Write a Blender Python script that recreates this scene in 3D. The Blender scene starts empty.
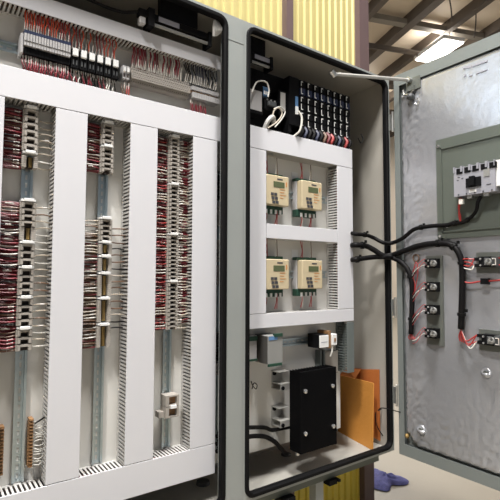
import bpy, math, random
from mathutils import Vector, Matrix
rnd = random.Random(7)
C = bpy.context.scene.collection
SC = bpy.context.scene

# ------------------------------------------------------------------ camera
FPX, YAW, PITCH, ROLL = 452.18, .62715, .05786, .003243
CAM = Vector((0, -1.4, 1.37))
_F = Vector((math.sin(YAW)*math.cos(PITCH), math.cos(YAW)*math.cos(PITCH), math.sin(PITCH)))
_R0 = Vector((math.cos(YAW), -math.sin(YAW), 0)); _U0 = _R0.cross(_F)
_R = _R0*math.cos(ROLL)+_U0*math.sin(ROLL); _U = -_R0*math.sin(ROLL)+_U0*math.cos(ROLL)
cd = bpy.data.cameras.new('camera'); cam = bpy.data.objects.new('camera', cd); C.objects.link(cam)
cd.sensor_width = 36; cd.lens = 36*FPX/500; cd.clip_start = .05; cd.clip_end = 100
cam.matrix_world = Matrix(((_R.x,_U.x,-_F.x,CAM.x),(_R.y,_U.y,-_F.y,CAM.y),(_R.z,_U.z,-_F.z,CAM.z),(0,0,0,1)))
SC.camera = cam

def ray(x, y): return _F+_R*((x-250)/FPX)-_U*((y-250)/FPX)
def onY(x, y, Y): d = ray(x, y); return CAM+d*((Y-CAM.y)/d.y)      # measure a point on a plane facing the camera side
def onX(x, y, X): d = ray(x, y); return CAM+d*((X-CAM.x)/d.x)
def onZ(x, y, Z): d = ray(x, y); return CAM+d*((Z-CAM.z)/d.z)

# --------------------------------------------------------------- materials
MT = {}
def mat(name, col, rough=.5, metal=0, var=.06, scale=30, bump=0, bscale=80, emit=None, coat=0):
    m = bpy.data.materials.new(name); m.use_nodes = True
    nt = m.node_tree; b = nt.nodes['Principled BSDF']
    tc = nt.nodes.new('ShaderNodeTexCoord')
    nz = nt.nodes.new('ShaderNodeTexNoise'); nz.inputs['Scale'].default_value = scale; nz.inputs['Detail'].default_value = 3
    nt.links.new(tc.outputs['Object'], nz.inputs['Vector'])
    mx = nt.nodes.new('ShaderNodeMix'); mx.data_type = 'RGBA'
    mx.inputs[6].default_value = (*[c*(1-var) for c in col], 1)
    mx.inputs[7].default_value = (*[min(1, c*(1+var)) for c in col], 1)
    nt.links.new(nz.outputs['Fac'], mx.inputs[0]); nt.links.new(mx.outputs[2], b.inputs['Base Color'])
    b.inputs['Roughness'].default_value = rough; b.inputs['Metallic'].default_value = metal
    b.inputs['Coat Weight'].default_value = coat
    if bump:
        n2 = nt.nodes.new('ShaderNodeTexNoise'); n2.inputs['Scale'].default_value = bscale; n2.inputs['Detail'].default_value = 4
        nt.links.new(tc.outputs['Object'], n2.inputs['Vector'])
        bp = nt.nodes.new('ShaderNodeBump'); bp.inputs['Strength'].default_value = bump; bp.inputs['Distance'].default_value = .01
        nt.links.new(n2.outputs['Fac'], bp.inputs['Height']); nt.links.new(bp.outputs['Normal'], b.inputs['Normal'])
    if emit:
        b.inputs['Emission Color'].default_value = (*emit[:3], 1); b.inputs['Emission Strength'].default_value = emit[3]
    MT[name] = m
    return m
mat('enclosure_paint', (.315,.335,.325), .42, .1, .05, 6, .03, 200)
mat('enclosure_inside', (.38,.36,.32), .5, .1, .06, 5)
mat('gasket_rubber', (.005,.005,.0055), .6, 0, .1)
mat('panel_paint', (.70,.685,.645), .38, 0, .03, 4)
mat('duct_white', (.66,.66,.69), .42, 0, .02, 5)
mat('duct_finger', (.50,.49,.47), .5, 0, .04, 8)
mat('duct_grey', (.13,.15,.145), .5)
mat('galvanized', (.48,.55,.57), .28, .8, .15, 60)
mat('zinc', (.6,.6,.58), .35, .9, .1, 60)
mat('terminal_beige', (.36,.33,.295), .5, 0, .08, 60)
mat('terminal_grey', (.42,.41,.41), .5, 0, .06, 60)
mat('terminal_brown', (.26,.14,.06), .5, 0, .2, 90)
mat('slot_dark', (.035,.022,.018), .7)
mat('brass_bar', (.30,.20,.07), .45, .4, .25, 120)
mat('white_plastic', (.78,.78,.77), .45)
mat('black_plastic', (.006,.006,.007), .5)
mat('dark_grey_plastic', (.055,.058,.06), .5)
mat('navy_plastic', (.012,.02,.06), .45)
mat('blue_plastic', (.10,.22,.42), .45)
mat('red_wire', (.34,.03,.028), .45)
mat('orange_wire', (.62,.08,.03), .45)
mat('maroon_wire', (.15,.015,.022), .5)
mat('crimson_wire', (.24,.015,.03), .5)
mat('black_wire', (.007,.0065,.007), .5)
mat('navy_wire', (.02,.025,.06), .5)
mat('white_wire', (.62,.60,.55), .5)
mat('beige_wire', (.48,.42,.34), .5)
mat('brown_wire', (.16,.09,.055), .5)
mat('sleeve_white', (.52,.49,.45), .5)
mat('meter_face', (.56,.47,.31), .45, 0, .04)
mat('side_shade', (.075,.072,.066), .5)
mat('case_grey', (.25,.25,.24), .5)
mat('floor_inside', (.37,.355,.32), .45, .1)
mat('meter_green', (.01,.05,.03), .5)
mat('meter_screen', (.10,.12,.06), .25)
mat('ink_dark', (.05,.05,.06), .6)
mat('ink_faint', (.32,.32,.37), .6)
mat('ink_orange', (.55,.22,.06), .6)
mat('heat_sink_black', (.003,.003,.0035), .55)
MT['heat_sink_black'].node_tree.nodes['Principled BSDF'].inputs['Specular IOR Level'].default_value = .06
mat('steel_bright', (.75,.75,.74), .25, .9)
mat('aluminium', (.62,.61,.58), .4, .7, .08, 20)
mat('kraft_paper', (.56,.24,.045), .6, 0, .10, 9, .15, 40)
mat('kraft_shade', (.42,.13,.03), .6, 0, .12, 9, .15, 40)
mat('white_paper', (.78,.76,.70), .6)
mat('liner', (.50,.51,.54), .27, .62, .05, 3, .18, 16)
mat('door_panel_paint', (.105,.12,.102), .45, .1, .06, 10)
mat('breaker_grey', (.30,.30,.335), .45)
mat('contact_plate', (.12,.128,.115), .45, .1)
mat('post_paint', (.125,.085,.085), .5, .1, .08, 10)
mat('yellow_deep', (.75,.60,.09), .42, .1, .04, 3)
mat('door_paint', (.19,.21,.205), .42, .1, .05, 6, .03, 200)
mat('yellow_steel', (.50,.43,.19), .42, .1, .04, 3)
mat('concrete', (.29,.255,.20), .45, 0, .12, 2.2, .05, 30)
mat('roof_liner', (.72,.62,.50), .6, 0, .14, .9)
mat('purlin', (.105,.085,.07), .6, 0, .1, 3)
mat('purlin_pale', (.22,.20,.17), .6, 0, .1, 3)
mat('cloth_blue', (.10,.10,.26), .85, 0, .5, 40, .4, 200)
mat('lamp_glow', (1,1,1), .5, 0, 0, 5, emit=(1,.93,.84,14))
mat('fill_glow', (.8,.85,.9), .5, 0, 0, 5, emit=(.70,.85,1,4.6))
mat('tube_glass', (.28,.28,.27), .3)
mat('tie_black', (.008,.008,.008), .5)
for _n in ('gasket_rubber','black_plastic','black_wire','tie_black'): MT[_n].node_tree.nodes['Principled BSDF'].inputs['Specular IOR Level'].default_value = .12

# ----------------------------------------------------------------- helpers
class M:
    def __init__(s): s.v = []; s.f = []; s.sm = False
    def box(s, x0, x1, y0, y1, z0, z1):
        if x0 > x1: x0, x1 = x1, x0
        if y0 > y1: y0, y1 = y1, y0
        if z0 > z1: z0, z1 = z1, z0
        n = len(s.v)
        s.v += [(x0,y0,z0),(x1,y0,z0),(x1,y1,z0),(x0,y1,z0),(x0,y0,z1),(x1,y0,z1),(x1,y1,z1),(x0,y1,z1)]
        s.f += [tuple(n+i for i in q) for q in ((3,2,1,0),(4,5,6,7),(0,1,5,4),(1,2,6,5),(2,3,7,6),(3,0,4,7))]
        return s
    def cbox(s, x0, x1, y0, y1, z0, z1, c=.002):
        """box with its four edges along Y and its front face chamfered"""
        n = len(s.v)
        def ring(y, i):
            a0, a1, b0, b1 = x0+i, x1-i, z0+i, z1-i
            return [(a0+c,y,b0),(a1-c,y,b0),(a1,y,b0+c),(a1,y,b1-c),(a1-c,y,b1),(a0+c,y,b1),(a0,y,b1-c),(a0,y,b0+c)]
        rings = [ring(y0, c), ring(y0+c, 0), ring(y1, 0)]
        for r in rings: s.v += r
        s.f.append(tuple(n+k for k in range(8)))
        s.f.append(tuple(n+16+k for k in reversed(range(8))))
        for a in range(2):
            for k in range(8):
                s.f.append((n+a*8+k, n+a*8+8+k, n+a*8+8+(k+1) % 8, n+a*8+(k+1) % 8))
        return s
    def tube(s, pts, r, n=6, cap=True):
        pts = [Vector(p) for p in pts]; b = len(s.v); up = None
        for i, p in enumerate(pts):
            t = (pts[min(i+1, len(pts)-1)]-pts[max(i-1, 0)])
            if t.length < 1e-9: t = Vector((0,0,1))
            t.normalize()
            if up is None:
                up = t.cross(Vector((0,0,1)))
                if up.length < .1: up = t.cross(Vector((1,0,0)))
            up = (up-t*up.dot(t)); up.normalize(); w = t.cross(up)
            rr = r[i] if isinstance(r, (list, tuple)) else r
            for k in range(n):
                a = 2*math.pi*k/n
                s.v.append(tuple(p+up*math.cos(a)*rr+w*math.sin(a)*rr))
        for i in range(len(pts)-1):
            for k in range(n):
                s.f.append((b+i*n+k, b+i*n+(k+1) % n, b+(i+1)*n+(k+1) % n, b+(i+1)*n+k))
        if cap:
            s.f.append(tuple(b+k for k in reversed(range(n)))); s.f.append(tuple(b+(len(pts)-1)*n+k for k in range(n)))
        return s
    def cyl(s, a, b, r, n=12): return s.tube([a, b], r, n)
    def poly(s, pts, off):
        """extrude a flat polygon by the vector off"""
        n = len(s.v); k = len(pts); off = Vector(off)
        s.v += [tuple(p) for p in pts]+[tuple(Vector(p)+off) for p in pts]
        s.f.append(tuple(n+i for i in range(k))); s.f.append(tuple(n+k+i for i in reversed(range(k))))
        for i in range(k): s.f.append((n+i, n+k+i, n+k+(i+1) % k, n+(i+1) % k))
        return s
    def build(s, name, m, parent=None, loc=None, smooth=False):
        me = bpy.data.meshes.new(name); me.from_pydata(s.v, [], s.f); me.update()
        import bmesh
        bm = bmesh.new(); bm.from_mesh(me); bmesh.ops.recalc_face_normals(bm, faces=bm.faces); bm.to_mesh(me); bm.free()
        me.materials.append(MT[m])
        if smooth:
            for p in me.polygons: p.use_smooth = True
        o = bpy.data.objects.new(name, me); C.objects.link(o)
        if parent: o.parent = parent
        if loc: o.location = loc
        return o

def tag(o, label=None, cat=None, group=None, kind=None):
    if label: o['label'] = label
    if cat: o['category'] = cat
    if group: o['group'] = group
    if kind: o['kind'] = kind
    return o
def thing(name, label, cat, loc=(0,0,0), group=None):
    o = bpy.data.objects.new(name, None); o.empty_display_size = .02; C.objects.link(o); o.location = loc
    return tag(o, label, cat, group)
def copy_tree(o, parent=None):
    c = o.copy(); C.objects.link(c); c.parent = parent
    for ch in list(o.children): copy_tree(ch, c)
    return c
def curve(pts, n=6):
    P = [Vector(p) for p in pts]; out = []
    P = [P[0]*2-P[1]]+P+[P[-1]*2-P[-2]]
    for i in range(1, len(P)-2):
        a, b, c, d = P[i-1:i+3]
        for k in range(n):
            t = k/n
            out.append(.5*((2*b)+(c-a)*t+(2*a-5*b+4*c-d)*t*t+(-a+3*b-3*c+d)*t**3))
    out.append(P[-2]); return out

# ------------------------------------------------------------ the workshop
tag(M().box(-6, 14, -6, 16, -.1, 0).build('floor', 'concrete'), kind='structure')
ZC = 6.12
AZ = math.radians(19.9)
hu = Vector((math.sin(AZ), math.cos(AZ), 0)); hv = Vector((math.cos(AZ), -math.sin(AZ), 0))
def hall(u0, u1, v0, v1, z0, z1, m):
    pts = [hu*u0+hv*v0, hu*u1+hv*v0, hu*u1+hv*v1, hu*u0+hv*v1]
    return m.poly([p+Vector((0,0,z0)) for p in pts], (0,0,z1-z0))
tag(hall(-7, 12, -8, 16, ZC+.18, ZC+.22, M()).build('ceiling', 'roof_liner'), kind='structure')
k = 1
for v in (1.2, 2.1, 2.98, 3.86, 4.76, 5.66, 6.5, 7.4, 8.3, 9.2, 10.1, 11):
    w = .085 if abs(v-5.66) < .1 else .06
    o = hall(-7, 12, v-w, v+w, ZC-.02, ZC+.18, M()).build('trim_%d' % k, 'purlin'); tag(o, kind='structure'); k += 1
for u, w, z, m in ((1.2,.1,ZC-.06,'purlin'), (3.9,.05,ZC,'purlin_pale'), (5.85,.07,ZC-.01,'purlin_pale'), (6.42,.018,ZC-.22,'purlin'), (7.75,.12,ZC-.3,'purlin'), (9.8,.1,ZC-.1,'purlin')):
    o = hall(u-w, u+w, -8, 16, z, z+.1, M()).build('trim_%d' % k, m); tag(o, kind='structure'); k += 1
tag(hall(11.9, 12, -8, 16, 0, ZC+.2, M()).build('wall_far', 'roof_liner'), kind='structure')
# left hall wall; unseen glowing panes added high up to brighten the open door
tag(M().box(-7.1, -7, -6, 16, 0, 3.5).box(-7.1, -7, -6, 16, 5.7, ZC+.2).build('wall_left', 'roof_liner'), kind='structure')
for i in range(4):
    y = .7+2.2*i
    tag(M().box(-7.06, -7.03, y+.05, y+2.15, 3.5, 5.7).build('fill_pane_%d' % (i+1), 'fill_glow'), kind='structure')
    tag(M().box(-7.1, -6.98, y-.05, y+.05, 3.5, 5.7).build('trim_%d' % k, 'purlin_pale'), kind='structure'); k += 1
# slack cables hanging below the roof
for i, (a, b) in enumerate((((449,-4),(452,22)),((476,12),(474,38)))):
    p = onZ(*a, 6.1); q = CAM+(ray(*b)*((p-CAM).length/ray(*b).length))
    o = M().tube(curve([p, (p+q)/2+Vector((.02,0,0)), q]), .012, 5).build('drop_cable', 'purlin')
    tag(o, ['thin dark cable hanging from the roof left of the bright lamp top', 'thin dark cable hanging from the roof right of the bright lamp'][i], 'cable')

# ceiling lamps: a bright fixture seen over the door, the others over the hall
def lamp(u, v, label, power, L=.9, W=.48):
    c = hu*u+hv*v+Vector((0,0,5.86))
    t = thing('ceiling_lamp', label, 'ceiling lamp', c, 'rectangular lamps under the hall roof')
    m = M(); m.poly([hu*-L/2+hv*-W/2, hu*L/2+hv*-W/2, hu*L/2+hv*W/2, hu*-L/2+hv*W/2], (0,0,.07)); m.build('lamp_housing', 'white_plastic', t)
    m = M(); w = W/2-.02; l = L/2-.02
    m.poly([hu*-l+hv*-w+Vector((0,0,-.02)), hu*l+hv*-w+Vector((0,0,-.02)), hu*l+hv*w+Vector((0,0,-.02)), hu*-l+hv*w+Vector((0,0,-.02))], (0,0,.018)); m.build('diffuser', 'lamp_glow', t)
    m = M()
    for s in (-1, 1): m.cyl(hu*s*L*.35+Vector((0,0,.07)), hu*s*L*.35+Vector((0,0,.3)), .008, 5)
    m.build('hanger', 'zinc', t)
    ld = bpy.data.lights.new('lamp_light', 'AREA'); ld.shape = 'RECTANGLE'; ld.size = L; ld.size_y = W; ld.energy = power; ld.color = (1,.985,.965)
    lo = bpy.data.objects.new('lamp_light', ld); C.objects.link(lo); lo.parent = t; lo.location = (0,0,-.04)
    lo.rotation_euler = (0,0,math.radians(90)-AZ)
_l = lamp
def lamp(u, v, label, power, **kw):
    _l(u, v, label, power, **kw)
    t = [o for o in C.objects if o.get('category') == 'ceiling lamp'][-1]
    ld = bpy.data.lights.new('roof_fill_light', 'AREA'); ld.shape = 'SQUARE'; ld.size = .4; ld.energy = power*.10; ld.color = (1,.95,.87)  # added upward light over each lamp, brightens the roof
    lo = bpy.data.objects.new('roof_fill_light', ld); C.objects.link(lo); lo.parent = t; lo.location = (0,0,.09); lo.rotation_euler = (math.pi,0,0)
lamp(6.08, 6.5, 'bright rectangular lamp under the roof, seen above the open door', 110)
for (u, v, pw) in ((-.80,1.05,350), (-2.3,-1.1,330), (2.9,5.2,90), (5.6,2.6,150), (9.0,6.5,220)):
    lamp(u, v, 'rectangular lamp under the roof out over the hall floor', pw)

# yellow corrugated partition behind the enclosure, with its posts
WY = .45
def ribbed(name, x0, x1, z0, z1, mt='yellow_steel'):
    m = M(); P = .048; n = int((x1-x0)/P); P = (x1-x0)/n; pr = []
    for i in range(n):
        a = x0+i*P; pr += [(a,0),(a+P*.40,0),(a+P*.52,-.011),(a+P*.88,-.011)]
    pr.append((x1,0))
    for (x, y) in pr: m.v += [(x,WY+y,z0),(x,WY+y,z1),(x,WY+y+.004,z0),(x,WY+y+.004,z1)]
    for i in range(len(pr)-1):
        a = 4*i; b = a+4
        m.f += [(a,b,b+1,a+1),(a+2,a+3,b+3,b+2),(a,a+2,b+2,b),(a+1,b+1,b+3,a+3)]
    tag(m.build(name, mt), kind='structure')
ribbed('wall_back', .40, 1.55, 1.0, 4.2)
ribbed('wall_back', .40, 1.55, .05, .995, 'yellow_deep')
ribbed('wall_back', 1.59, 2.15, 1.0, 4.2)
ribbed('wall_back', 1.59, 2.15, .05, .995, 'yellow_deep')
for i, (a, b) in enumerate(((.35,.41), (1.544,1.592), (2.136,2.222))):
    m = M(); m.box(a, b, WY-.05, WY-.044, 0, 4.25); m.box(a, a+.006, WY-.044, WY+.05, 0, 4.25); m.box(b-.006, b, WY-.044, WY+.05, 0, 4.25)
    tag(m.build('trim_%d' % k, 'post_paint'), kind='structure'); k += 1
    tag(M().box(a-.03, b+.02, WY-.08, WY+.08, 0, .02).build('trim_%d' % k, 'post_paint'), kind='structure'); k += 1
    for s in (0, 1):
        tag(M().cyl((a+.004+s*(b-a-.008), WY-.048, 2.63), (a+.004+s*(b-a-.008), WY-.066, 2.63), .013, 8).build('trim_%d' % k, 'black_plastic'), kind='structure'); k += 1

# crumpled blue cloth on the floor
def cloth():
    out = [onZ(x, y, 0) for x, y in ((366,472),(372,469),(378,474),(386,478),(396,480),(405,479),(410,482),(408,486),(398,486.5),(390,485),(391,491),(386,493),(376,490),(367,488),(362,482))]
    c = sum(out, Vector())/len(out); m = M(); N = 7
    m.v.append((c.x, c.y, .05))
    for j in range(1, N+1):
        for i, p in enumerate(out):
            t = j/N; q = c.lerp(p, t)
            h = .004+.052*(1-t)**.6+.022*math.sin(i*2.4+j*1.1)*(1-t)+.010*math.sin(i*1.9+j*2.3)*(1 if j < N else .3)
            m.v.append((q.x, q.y, max(.003, h)))
    n = len(out)
    for i in range(n): m.f.append((0, 1+i, 1+(i+1) % n))
    for j in range(N-1):
        for i in range(n): m.f.append((1+j*n+i, 1+(j+1)*n+i, 1+(j+1)*n+(i+1) % n, 1+j*n+(i+1) % n))
    o = m.build('rag', 'cloth_blue', smooth=True)
    md = o.modifiers.new('t', 'SOLIDIFY'); md.thickness = .003; md.offset = 1
    o.modifiers.new('s', 'SUBSURF').levels = 1; o.modifiers['s'].render_levels = 2
    tag(o, 'crumpled dark blue rag lying on the concrete floor beside the brown post', 'rag')
cloth()

# ------------------------------------------------- enclosure body and doors
X0, X1, Z0, Z1, DEP = -.16, 1.872, .537, 2.362, .33
enc = thing('electrical_enclosure', 'large grey steel control enclosure with two gasketed openings, raised before the yellow wall', 'electrical enclosure', (.85,.15,Z0))
def E(m, name, mt, **k):
    o = m.build(name, mt, enc, **k); o.matrix_parent_inverse = Matrix.Translation((-.85,-.15,-Z0)); return o
T = .004
m = M()
m.box(X0, X1, DEP-T, DEP, Z0, Z1); m.box(X0, X0+T, 0, DEP-T, Z0, Z1); m.box(X1-T, X1, 0, DEP-T, Z0, Z1)
m.box(X0+T, X1-T, 0, DEP-T, Z1-T, Z1)
E(m, 'shell', 'enclosure_inside')
E(M().box(X0+T, X1-T, 0, DEP-T, Z0, Z0+T), 'floor_plate', 'floor_inside')
OZ0, OZ1 = .557, 2.342
OPS = ((-.12, .896), (.999, 1.850))
def rrect(x0, x1, z0, z1, r, n=6):
    out = []
    for cx, cz, a0 in ((x1-r,z1-r,0),(x0+r,z1-r,90),(x0+r,z0+r,180),(x1-r,z0+r,270)):
        for i in range(n+1):
            a = math.radians(a0+90*i/n); out.append((cx+r*math.cos(a), cz+r*math.sin(a)))
    return out
def frame_front():
    m = M(); y0, y1 = -.006, 0
    xs = (X0, OPS[0][0], OPS[0][1], OPS[1][0], OPS[1][1], X1)
    m.box(X0, X1, y0, y1, Z0, OZ0); m.box(X0, X1, y0, y1, OZ1, Z1)
    m.box(X0, xs[1], y0, y1, OZ0, OZ1); m.box(xs[4], X1, y0, y1, OZ0, OZ1)
    for x0, x1 in OPS:                      # rounded inner corners
        rr = rrect(x0, x1, OZ0, OZ1, .034)
        for q, (cx, cz) in enumerate(((x1,OZ1),(x0,OZ1),(x0,OZ0),(x1,OZ0))):
            m.poly([(cx,y0,cz)]+[(a,y0,b) for a, b in rr[q*7:q*7+7]], (0,.006,0))
    return m
E(frame_front(), 'front_frame', 'enclosure_paint')
m = M(); m.box(.896, .974, -.010, 0, OZ0, OZ1); m.box(.974, .999, -.006, 0, OZ0, OZ1)
m.box(.896, .899, 0, .03, OZ0, OZ1); m.box(.996, .999, 0, .03, OZ0, OZ1)
E(m, 'centre_post', 'enclosure_paint')
E(M().box(.901, .974, -.0112, -.0098, 2.262, 2.2635), 'weld_seam', 'enclosure_paint')
def gasket(x0, x1):
    m = M(); h = .0095; rings = []
    prof = ((-h,-.008),(-h*.6,-.013),(h*.6,-.013),(h,-.008),(h,.012),(-h,.012))
    for off, y in prof:
        rings.append([(a, y, b) for a, b in rrect(x0-off, x1+off, OZ0-off, OZ1+off, .034+off)])
    n = len(rings[0])
    for r in rings: m.v += r
    for j in range(6):
        for i in range(n): m.f.append((j*n+i, j*n+(i+1) % n, ((j+1) % 6)*n+(i+1) % n, ((j+1) % 6)*n+i))
    return m
for x0, x1 in OPS: E(gasket(x0, x1), 'gasket', 'gasket_rubber')
# stand under the enclosure
std = thing('steel_stand', 'low grey steel stand carrying the enclosure off the floor', 'stand', (.85,.15,0))
def S(m, name, mt, lab=None):
    o = m.build(name, mt, std); o.matrix_parent_inverse = Matrix.Translation((-.85,-.15,0))
    if lab: o['label'] = lab
    return o
m = M(); m.box(X0+.02, 1.80, .03, .07, Z0-.045, Z0-.0005); m.box(X0+.02, 1.80, .27, .31, Z0-.045, Z0-.0005); S(m, 'rail', 'door_panel_paint')
for x in (-.1, 1.385):
    for y in (.03, .27): S(M().box(x, x+.045, y, y+.04, 0, Z0-.045), 'leg', 'enclosure_paint')
p = onY(336, 478, .0)
S(M().box(p.x-.028, p.x+.018, .01, .05, Z0-.065, Z0-.045).box(p.x+.018, p.x+.03, .0, .03, Z0-.056, Z0-.0455), 'clamp', 'black_plastic', 'black clamp')
p = onY(290, 494, .0)
S(M().box(p.x-.03, p.x+.03, .0, .06, Z0-.075, Z0-.045).box(p.x-.03, p.x, .0, .04, Z0-.12, Z0-.075), 'clamp', 'black_plastic', 'black clamp')

# the open right-hand door, a part of the enclosure
DX = 1.872; DY0, DY1 = -.036, -.90; DZ0, DZ1 = .53, 2.366
m = M()
m.box(DX+.0235, DX+.028, DY1, DY0, DZ0, DZ1)                      # skin
m.box(DX, DX+.0233, DY0-.003, DY0, DZ0+.0032, DZ1-.0032); m.box(DX, DX+.0233, DY1, DY1+.003, DZ0+.0032, DZ1-.0032)
m.box(DX, DX+.0233, DY1, DY0, DZ0, DZ0+.003); m.box(DX, DX+.0233, DY1, DY0, DZ1-.003, DZ1)
m.box(DX-.003, DX-.0002, DY0-.03, DY0, DZ0+.0521, DZ1-.0581); m.box(DX-.003, DX-.0002, DY1, DY1+.03, DZ0+.0521, DZ1-.0581)
m.box(DX-.003, DX-.0002, DY1, DY0, DZ0, DZ0+.052); m.box(DX-.003, DX-.0002, DY1, DY0, DZ1-.058, DZ1)
door = E(m, 'door', 'door_paint')
IM = Matrix.Translation((-.85,-.15,-Z0))
def D(m, name, mt, lab=None, **k):
    o = m.build(name, mt, door, **k)
    if lab: o['label'] = lab
    return o
# silver liner with clipped corners and crinkled relief
def liner():
    m = M(); y0, y1, z0, z1 = -.074, -.87, .592, 2.300; NY, NZ = 90, 150
    def inside(y, z):
        c = .055
        return not ((abs(y-y0) + min(z-z0, z1-z)) < c or (abs(y-y1) + min(z-z0, z1-z)) < c)
    idx = {}
    def vid(i, j):
        if (i, j) not in idx:
            y = y0+(y1-y0)*i/NY; z = z0+(z1-z0)*j/NZ
            e = min((y0-y), z-z0, .12)/.12
            edge = max(0, 1-(y0-y)/.18)+.8*max(0, 1-(z-z0)/.35)
            h = .0010*math.sin(9*z+5*y)+.0034*edge*(math.sin(61*y+40*math.sin(9*z))*math.sin(47*z+9*math.sin(31*y)))+.0022*edge*rnd.uniform(-1, 1)
            idx[(i, j)] = len(m.v); m.v.append((DX+.009-h, y, z))
        return idx[(i, j)]
    for i in range(NY):
        for j in range(NZ):
            y = y0+(y1-y0)*(i+.5)/NY; z = z0+(z1-z0)*(j+.5)/NZ
            if inside(y, z): m.f.append((vid(i,j), vid(i+1,j), vid(i+1,j+1), vid(i,j+1)))
    return m
o = D(liner(), 'liner', 'liner', 'silvery crinkled film faced liner', smooth=True)
md = o.modifiers.new('s', 'SOLIDIFY'); md.thickness = .006; md.offset = -1
for z in (2.14, 1.22, .80): D(M().cyl((DX-.002, -.026, z-.05), (DX-.002, -.026, z+.05), .006, 8).box(DX-.004, DX, -.028, .002, z-.04, z+.04), 'hinge', 'zinc')
def stud(px, py, r, name, mt):
    p = onX(px, py, DX+.004)
    m = M(); m.tube([(DX+.006,p.y,p.z),(DX-.002,p.y,p.z),(DX-.006,p.y,p.z)], [r*1.5, r, r*.5], 12); D(m, name, mt, smooth=True)
stud(407, 436, .008, 'grounding_stud', 'brass_bar')
for px, py in ((421,430),(486,373)):
    p = onX(px, py, DX)
    m = M()
    m.tube([(DX+.008,p.y,p.z),(DX-.003,p.y,p.z),(DX-.003,p.y,p.z)], [.023,.020,.012], 16); D(m, 'plug', 'liner', smooth=True)
    D(M().tube([(DX-.002,p.y,p.z),(DX-.006,p.y,p.z)], .010, 10), 'plug_screw', 'contact_plate')
# faint printed lines near the upper edge of the liner
m = M()
for i, (x0, y0, x1, y1) in enumerate(((463,68,471,66.5),(472,66,487,60.8),(463.5,76,465.5,75.2),(469,76,472,75),(476,73.5,487,69.5))):
    a = onX(x0, y0, DX); b = onX(x1, y1, DX); h = .004 if i in (0,1,2) else .0022
    m.poly([(DX,a.y,a.z-h),(DX,b.y,b.z-h),(DX,b.y,b.z+h),(DX,a.y,a.z+h)], (.006,0,0))
D(m, 'printed_marking', 'ink_faint', 'faint small grey printed lines')

# upper corner stay: bracket on the door, rod, and seat in the enclosure
rod = thing('door_stay', 'pale metal stay rod holding the door open across the top corner', 'stay rod', (1.5,.03,2.41))
def RO(m, name, mt):
    o = m.build(name, mt, rod); o.matrix_parent_inverse = Matrix.Translation((-1.5,-.03,-2.41)); return o
a = onY(333, 74, .012); b = onX(409, 80, DX-.016)
m = M(); m.tube([a, a.lerp(b, .5), b], .0085, 8); RO(m, 'rod', 'aluminium')
m = M(); m.tube([a+Vector((-.012,0,.012)), a+Vector((.012,0,-.006))], .014, 8); RO(m, 'pivot', 'zinc')
m = M(); m.tube([b+Vector((.012,0,0)), b+Vector((-.012,0,0))], .013, 10); RO(m, 'pivot', 'zinc')
br = thing('stay_bracket', 'grey zinc bracket with a round knob in the upper door corner', 'bracket', (DX,-.15,2.27))
def BR(m, name, mt):
    o = m.build(name, mt, br, smooth=False); o.matrix_parent_inverse = Matrix.Translation((-DX,.15,-2.27)); return o
c = onX(411, 97, DX-.01); t0 = onX(411, 84, DX-.01)
BR(M().box(DX-.006, DX+.002, t0.y-.045, t0.y+.03, t0.z-.03, t0.z+.03).box(DX-.02, DX-.006, t0.y-.02, t0.y+.02, t0.z-.035, t0.z-.012), 'plate', 'contact_plate')
BR(M().tube([c+Vector((.02,0,0)), c+Vector((.0,0,0)), c+Vector((-.014,0,0)), c+Vector((-.02,0,0))], [.012,.018,.015,.006], 12), 'knob', 'dark_grey_plastic')
m = M(); q = onX(404, 93, DX-.01); m.tube([q+Vector((0,.005,.015)), q+Vector((0,0,-.01)), c+Vector((0,.01,.015)), c+Vector((0,-.02,.035))], .005, 6); BR(m, 'clip', 'zinc')
m = M(); m.tube([onX(416,100,DX-.004), onX(418.5,97,DX-.004), onX(419,101,DX-.004), onX(417,104.5,DX-.004), onX(415.5,103,DX-.004)], .0025, 5); BR(m, 'wire_loop', 'steel_bright')

# breaker mounting box on the door
mp = thing('mounting_plate', 'grey green steel plate on the door behind the circuit breaker', 'plate', (DX,-.5,1.76))
def MP(m, name, mt):
    o = m.build(name, mt, mp); o.matrix_parent_inverse = Matrix.Translation((-DX,.5,-1.76)); return o
m = M(); m.box(DX-.012, DX+.004, -.80, -.262, 1.537, 1.985); MP(m, 'plate', 'door_panel_paint')
m = M(); y0, y1, z0, z1 = -.78, -.285, 1.565, 1.945
m.box(DX-.018, DX-.012, y0, y1, z1-.008, z1); m.box(DX-.018, DX-.012, y0, y1, z0, z0+.006)
m.box(DX-.018, DX-.012, y1-.006, y1, z0, z1); m.box(DX-.018, DX-.012, y0, y0+.006, z0, z1); MP(m, 'rim', 'door_panel_paint')
m = M()
for y, z in ((-.275,1.955),(-.275,1.55),(-.79,1.955),(-.79,1.55),(-.31,1.59)): m.cyl((DX-.012,y,z),(DX-.017,y,z),.007,8)
MP(m, 'screw', 'steel_bright')

BX = DX-.072
bk = thing('circuit_breaker', 'large pale grey moulded case circuit breaker with black toggle, on the door', 'circuit breaker', (BX,-.46,1.76))
def BK(m, name, mt):
    o = m.build(name, mt, bk); o.matrix_parent_inverse = Matrix.Translation((-BX,.46,-1.76)); return o
P = lambda x, y: onX(x, y, BX)
tl, brr = P(453.5, 170), P(495, 191)
by0, by1, bz0, bz1 = P(495,170).y, tl.y, P(454,197).z, tl.z+.004
m = M(); m.box(BX, DX-.012, by0, by1, bz0, bz1); BK(m, 'case', 'breaker_grey')
bw = by1-by0
m = M()
for i in range(5):
    y = by1-bw*(.09+.2*i); m.box(BX-.002, BX+.02, y-.024, y+.002, bz1-.026, bz1-.003)
BK(m, 'terminal_opening', 'black_plastic')
for i in range(6):
    y = by1-bw*(.2*i); BK(M().box(BX-.004, BX+.03, max(by0,y-.005), min(by1,y+.003), bz1-.018, bz1+.006), 'barrier', 'breaker_grey')
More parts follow.
